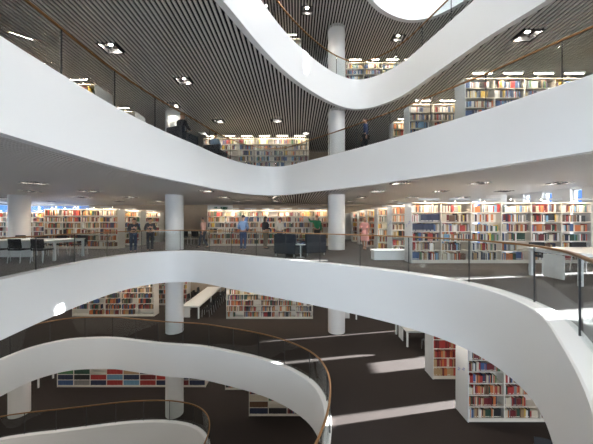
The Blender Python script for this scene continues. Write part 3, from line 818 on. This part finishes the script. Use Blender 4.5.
person((-7.45,12.55,.002),math.radians(-137),1.60,'long-haired person in dark coat and jeans leaning on rail, left of the couple',(.02,.013,.01),(.012,.013,.02),(.04,.055,.10),pose=lean,long_hair=True,nod=.5,headturn=-.3)
person((-6.95,13.05,.002),math.radians(-150),1.62,'person in dark grey top and black trousers leaning on the rail beside the column',(.02,.013,.01),(.035,.036,.042),(.02,.022,.027),pose=lean,nod=.4,headturn=.35)
def scarf(t,J): pass
walk=dict(knl=(-.095,.14,.52),anl=(-.095,.20,.10),tol=(-.105,.36,.06),knr=(.095,.03,.50),anr=(.095,-.26,.12),tor=(.105,-.12,.035),ell=(-.23,-.12,1.14),wrl=(-.23,-.10,.90),hal=(-.23,-.09,.83),elr=(.23,.05,1.13),wrr=(.235,.20,.93),har=(.235,.24,.87))
person((-4.95,14.6,.002),math.radians(75),1.62,'person in pale salmon top and dark jeans walking past the end of the lit bookcase',(.05,.025,.015),(.62,.36,.29),(.05,.06,.085),pose=walk)
person((-2.58,13.3,.002),math.radians(-8),1.71,'man in light blue shirt and blue jeans standing with his back to us',(.012,.010,.01),(.20,.30,.47),(.05,.085,.17),pose=dict(ell=(-.25,-.02,1.13),elr=(.25,-.02,1.13),wrl=(-.13,.18,1.06),hal=(-.09,.24,1.08),wrr=(.13,.18,1.06),har=(.09,.24,1.08)))
person((-1.62,14.35,.002),math.radians(-50),1.66,'person in black top and khaki trousers browsing, between blue shirt and cream blouse',(.03,.017,.012),(.010,.010,.014),(.20,.17,.13),pose=dict(wrr=(.19,.22,1.08),har=(.17,.29,1.10)),long_hair=True)
person((-.88,14.5,.002),math.radians(20),1.60,'person in cream blouse with brown hair standing behind the left armchair',(.10,.045,.02),(.62,.56,.48),(.04,.06,.13),pose=dict(wrl=(-.16,.2,1.1),hal=(-.13,.27,1.12),wrr=(.16,.2,1.1),har=(.13,.27,1.12),head=(0,.05,1.565)),nod=.3,long_hair=False)
person((1.12,15.1,.002),math.radians(12),1.74,'person in green top reaching up to a high shelf beside the column',(.16,.075,.03),(.02,.19,.075),(.02,.018,.02),pose=dict(ell=(-.33,.16,1.42),wrl=(-.36,.38,1.58),hal=(-.365,.44,1.62),shl=(-.17,.02,1.42)))
person((3.45,13.9,.002),math.radians(150),1.62,'woman in pink dress with long brown hair walking by the receding bookcases',(.06,.025,.014),(.66,.33,.31),(.66,.33,.31),shoes=(.35,.2,.15),pose=dict(knl=(-.08,.05,.5),anl=(-.07,.08,.08),tol=(-.08,.22,.035),anr=(.08,-.12,.1),tor=(.085,.01,.035),elr=(.25,.0,1.15),wrr=(.2,.2,1.12),har=(.18,.27,1.13)),skirt=-.46,long_hair=True,sleeve=False)
person((3.0,11.9,F2F+.002),math.radians(60),1.68,'person in navy top and black trousers walking along the floor above',(.05,.025,.015),(.018,.03,.085),(.012,.012,.015),pose=walk)
# seated readers on the floor above
sit=dict(pelvis=(0,-.05,.52),waist=(0,-.08,.68),chest=(0,-.08,.87),neckb=(0,-.07,1.02),neck=(0,-.05,1.09),head=(0,-.03,1.16),
 shl=(-.17,-.07,.98),shr=(.17,-.07,.98),ell=(-.24,.02,.74),elr=(.24,.02,.74),wrl=(-.15,.24,.72),wrr=(.15,.24,.72),hal=(-.11,.29,.73),har=(.11,.29,.73),
 hil=(-.09,-.03,.52),hir=(.09,-.03,.52),knl=(-.11,.42,.53),knr=(.11,.42,.53),anl=(-.11,.44,.08),anr=(.11,.44,.08),tol=(-.12,.58,.035),tor=(.12,.58,.035))
for (x,y,rz,hr,tp,l,cl,Hh) in ((-4.28,10.35,-.45,(.30,.17,.06),(.012,.013,.02),'fair-haired person in dark coat seated with back to us at upper left','dark armchair under the dark-coated reader at upper left',1.68),
                   (-3.75,12.75,-.25,(.015,.012,.012),(.20,.30,.44),'dark-haired person in light blue shirt seated on the floor above','dark armchair under the light blue shirted reader',1.70)):
    a=dup(AC,(x,y,F2F+.002),rz,cl,'dark armchairs on the floor above'); a.scale=(.86,.9,.76)
    person((x,y,F2F+.01),rz,Hh,l,hr,tp,(.02,.02,.025),pose=sit,nod=.25)
# ------------------------------------------------------------------ light
w=bpy.data.worlds.new('sky'); SC.world=w; w.use_nodes=True; nt=w.node_tree; bg=nt.nodes['Background']
tc=nt.nodes.new('ShaderNodeTexCoord'); sp=nt.nodes.new('ShaderNodeSeparateXYZ'); cr=nt.nodes.new('ShaderNodeValToRGB')
nt.links.new(tc.outputs['Generated'],sp.inputs[0]); nt.links.new(sp.outputs['Z'],cr.inputs[0]); c2=nt.nodes.new('ShaderNodeValToRGB'); mx=nt.nodes.new('ShaderNodeMix'); mx.data_type='RGBA'; mx.blend_type='MULTIPLY'; mx.inputs[0].default_value=1
nt.links.new(sp.outputs['Y'],c2.inputs[0]); nt.links.new(cr.outputs[0],mx.inputs[6]); nt.links.new(c2.outputs[0],mx.inputs[7]); nt.links.new(mx.outputs[2],bg.inputs[0])
c2.color_ramp.elements[0].position=.35; c2.color_ramp.elements[0].color=(1,1,1,1); c2.color_ramp.elements[1].position=.6; c2.color_ramp.elements[1].color=(.035,.07,.16,1)
cr.color_ramp.elements[0].position=0; cr.color_ramp.elements[0].color=(.74,.86,1.,1)
cr.color_ramp.elements[1].position=.6; cr.color_ramp.elements[1].color=(.97,.98,1.,1)
bg.inputs[1].default_value=4.2
def portal(loc,rot,sx,sy):
    l=bpy.data.lights.new('daylight_portal','AREA'); l.shape='RECTANGLE'; l.size=sx; l.size_y=sy; l.cycles.is_portal=True
    o=bpy.data.objects.new('daylight_portal',l); C.objects.link(o); o.location=loc; o.rotation_euler=rot
portal(((SK[0]+SK[2])/2,(SK[1]+SK[3])/2,ZT+.2),(0,0,0),SK[2]-SK[0],SK[3]-SK[1])
for k in (-1,0): portal((2.2,Y0-.32,k*F2F+1.4),(PI/2,0,0),15.4,2.7)
sd=Vector((1,.19,.21)).normalized()
l=bpy.data.lights.new('sun','SUN'); l.energy=75; l.angle=math.radians(.7); l.color=(1,.97,.93)
o=bpy.data.objects.new('sun',l); C.objects.link(o); o.rotation_euler=sd.to_track_quat('Z','Y').to_euler()
# ------------------------------------------------------------------ camera
cam=bpy.data.cameras.new('camera'); co=bpy.data.objects.new('camera',cam); C.objects.link(co); SC.camera=co
cam.sensor_fit='HORIZONTAL'; cam.sensor_width=36; cam.lens=36*275/593; cam.shift_y=-.5/593; cam.clip_start=.05
co.location=(0,0,EYE); co.rotation_euler=(PI/2,0,0)
vs=SC.view_settings; vs.view_transform='Standard'; vs.look='None'; vs.gamma=1; vs.use_curve_mapping=False; vs.exposure=1.05
cy=SC.cycles; cy.use_denoising=True; cy.max_bounces=10; cy.diffuse_bounces=6; cy.transparent_max_bounces=24; cy.caustics_reflective=False; cy.caustics_refractive=False; cy.sample_clamp_indirect=8
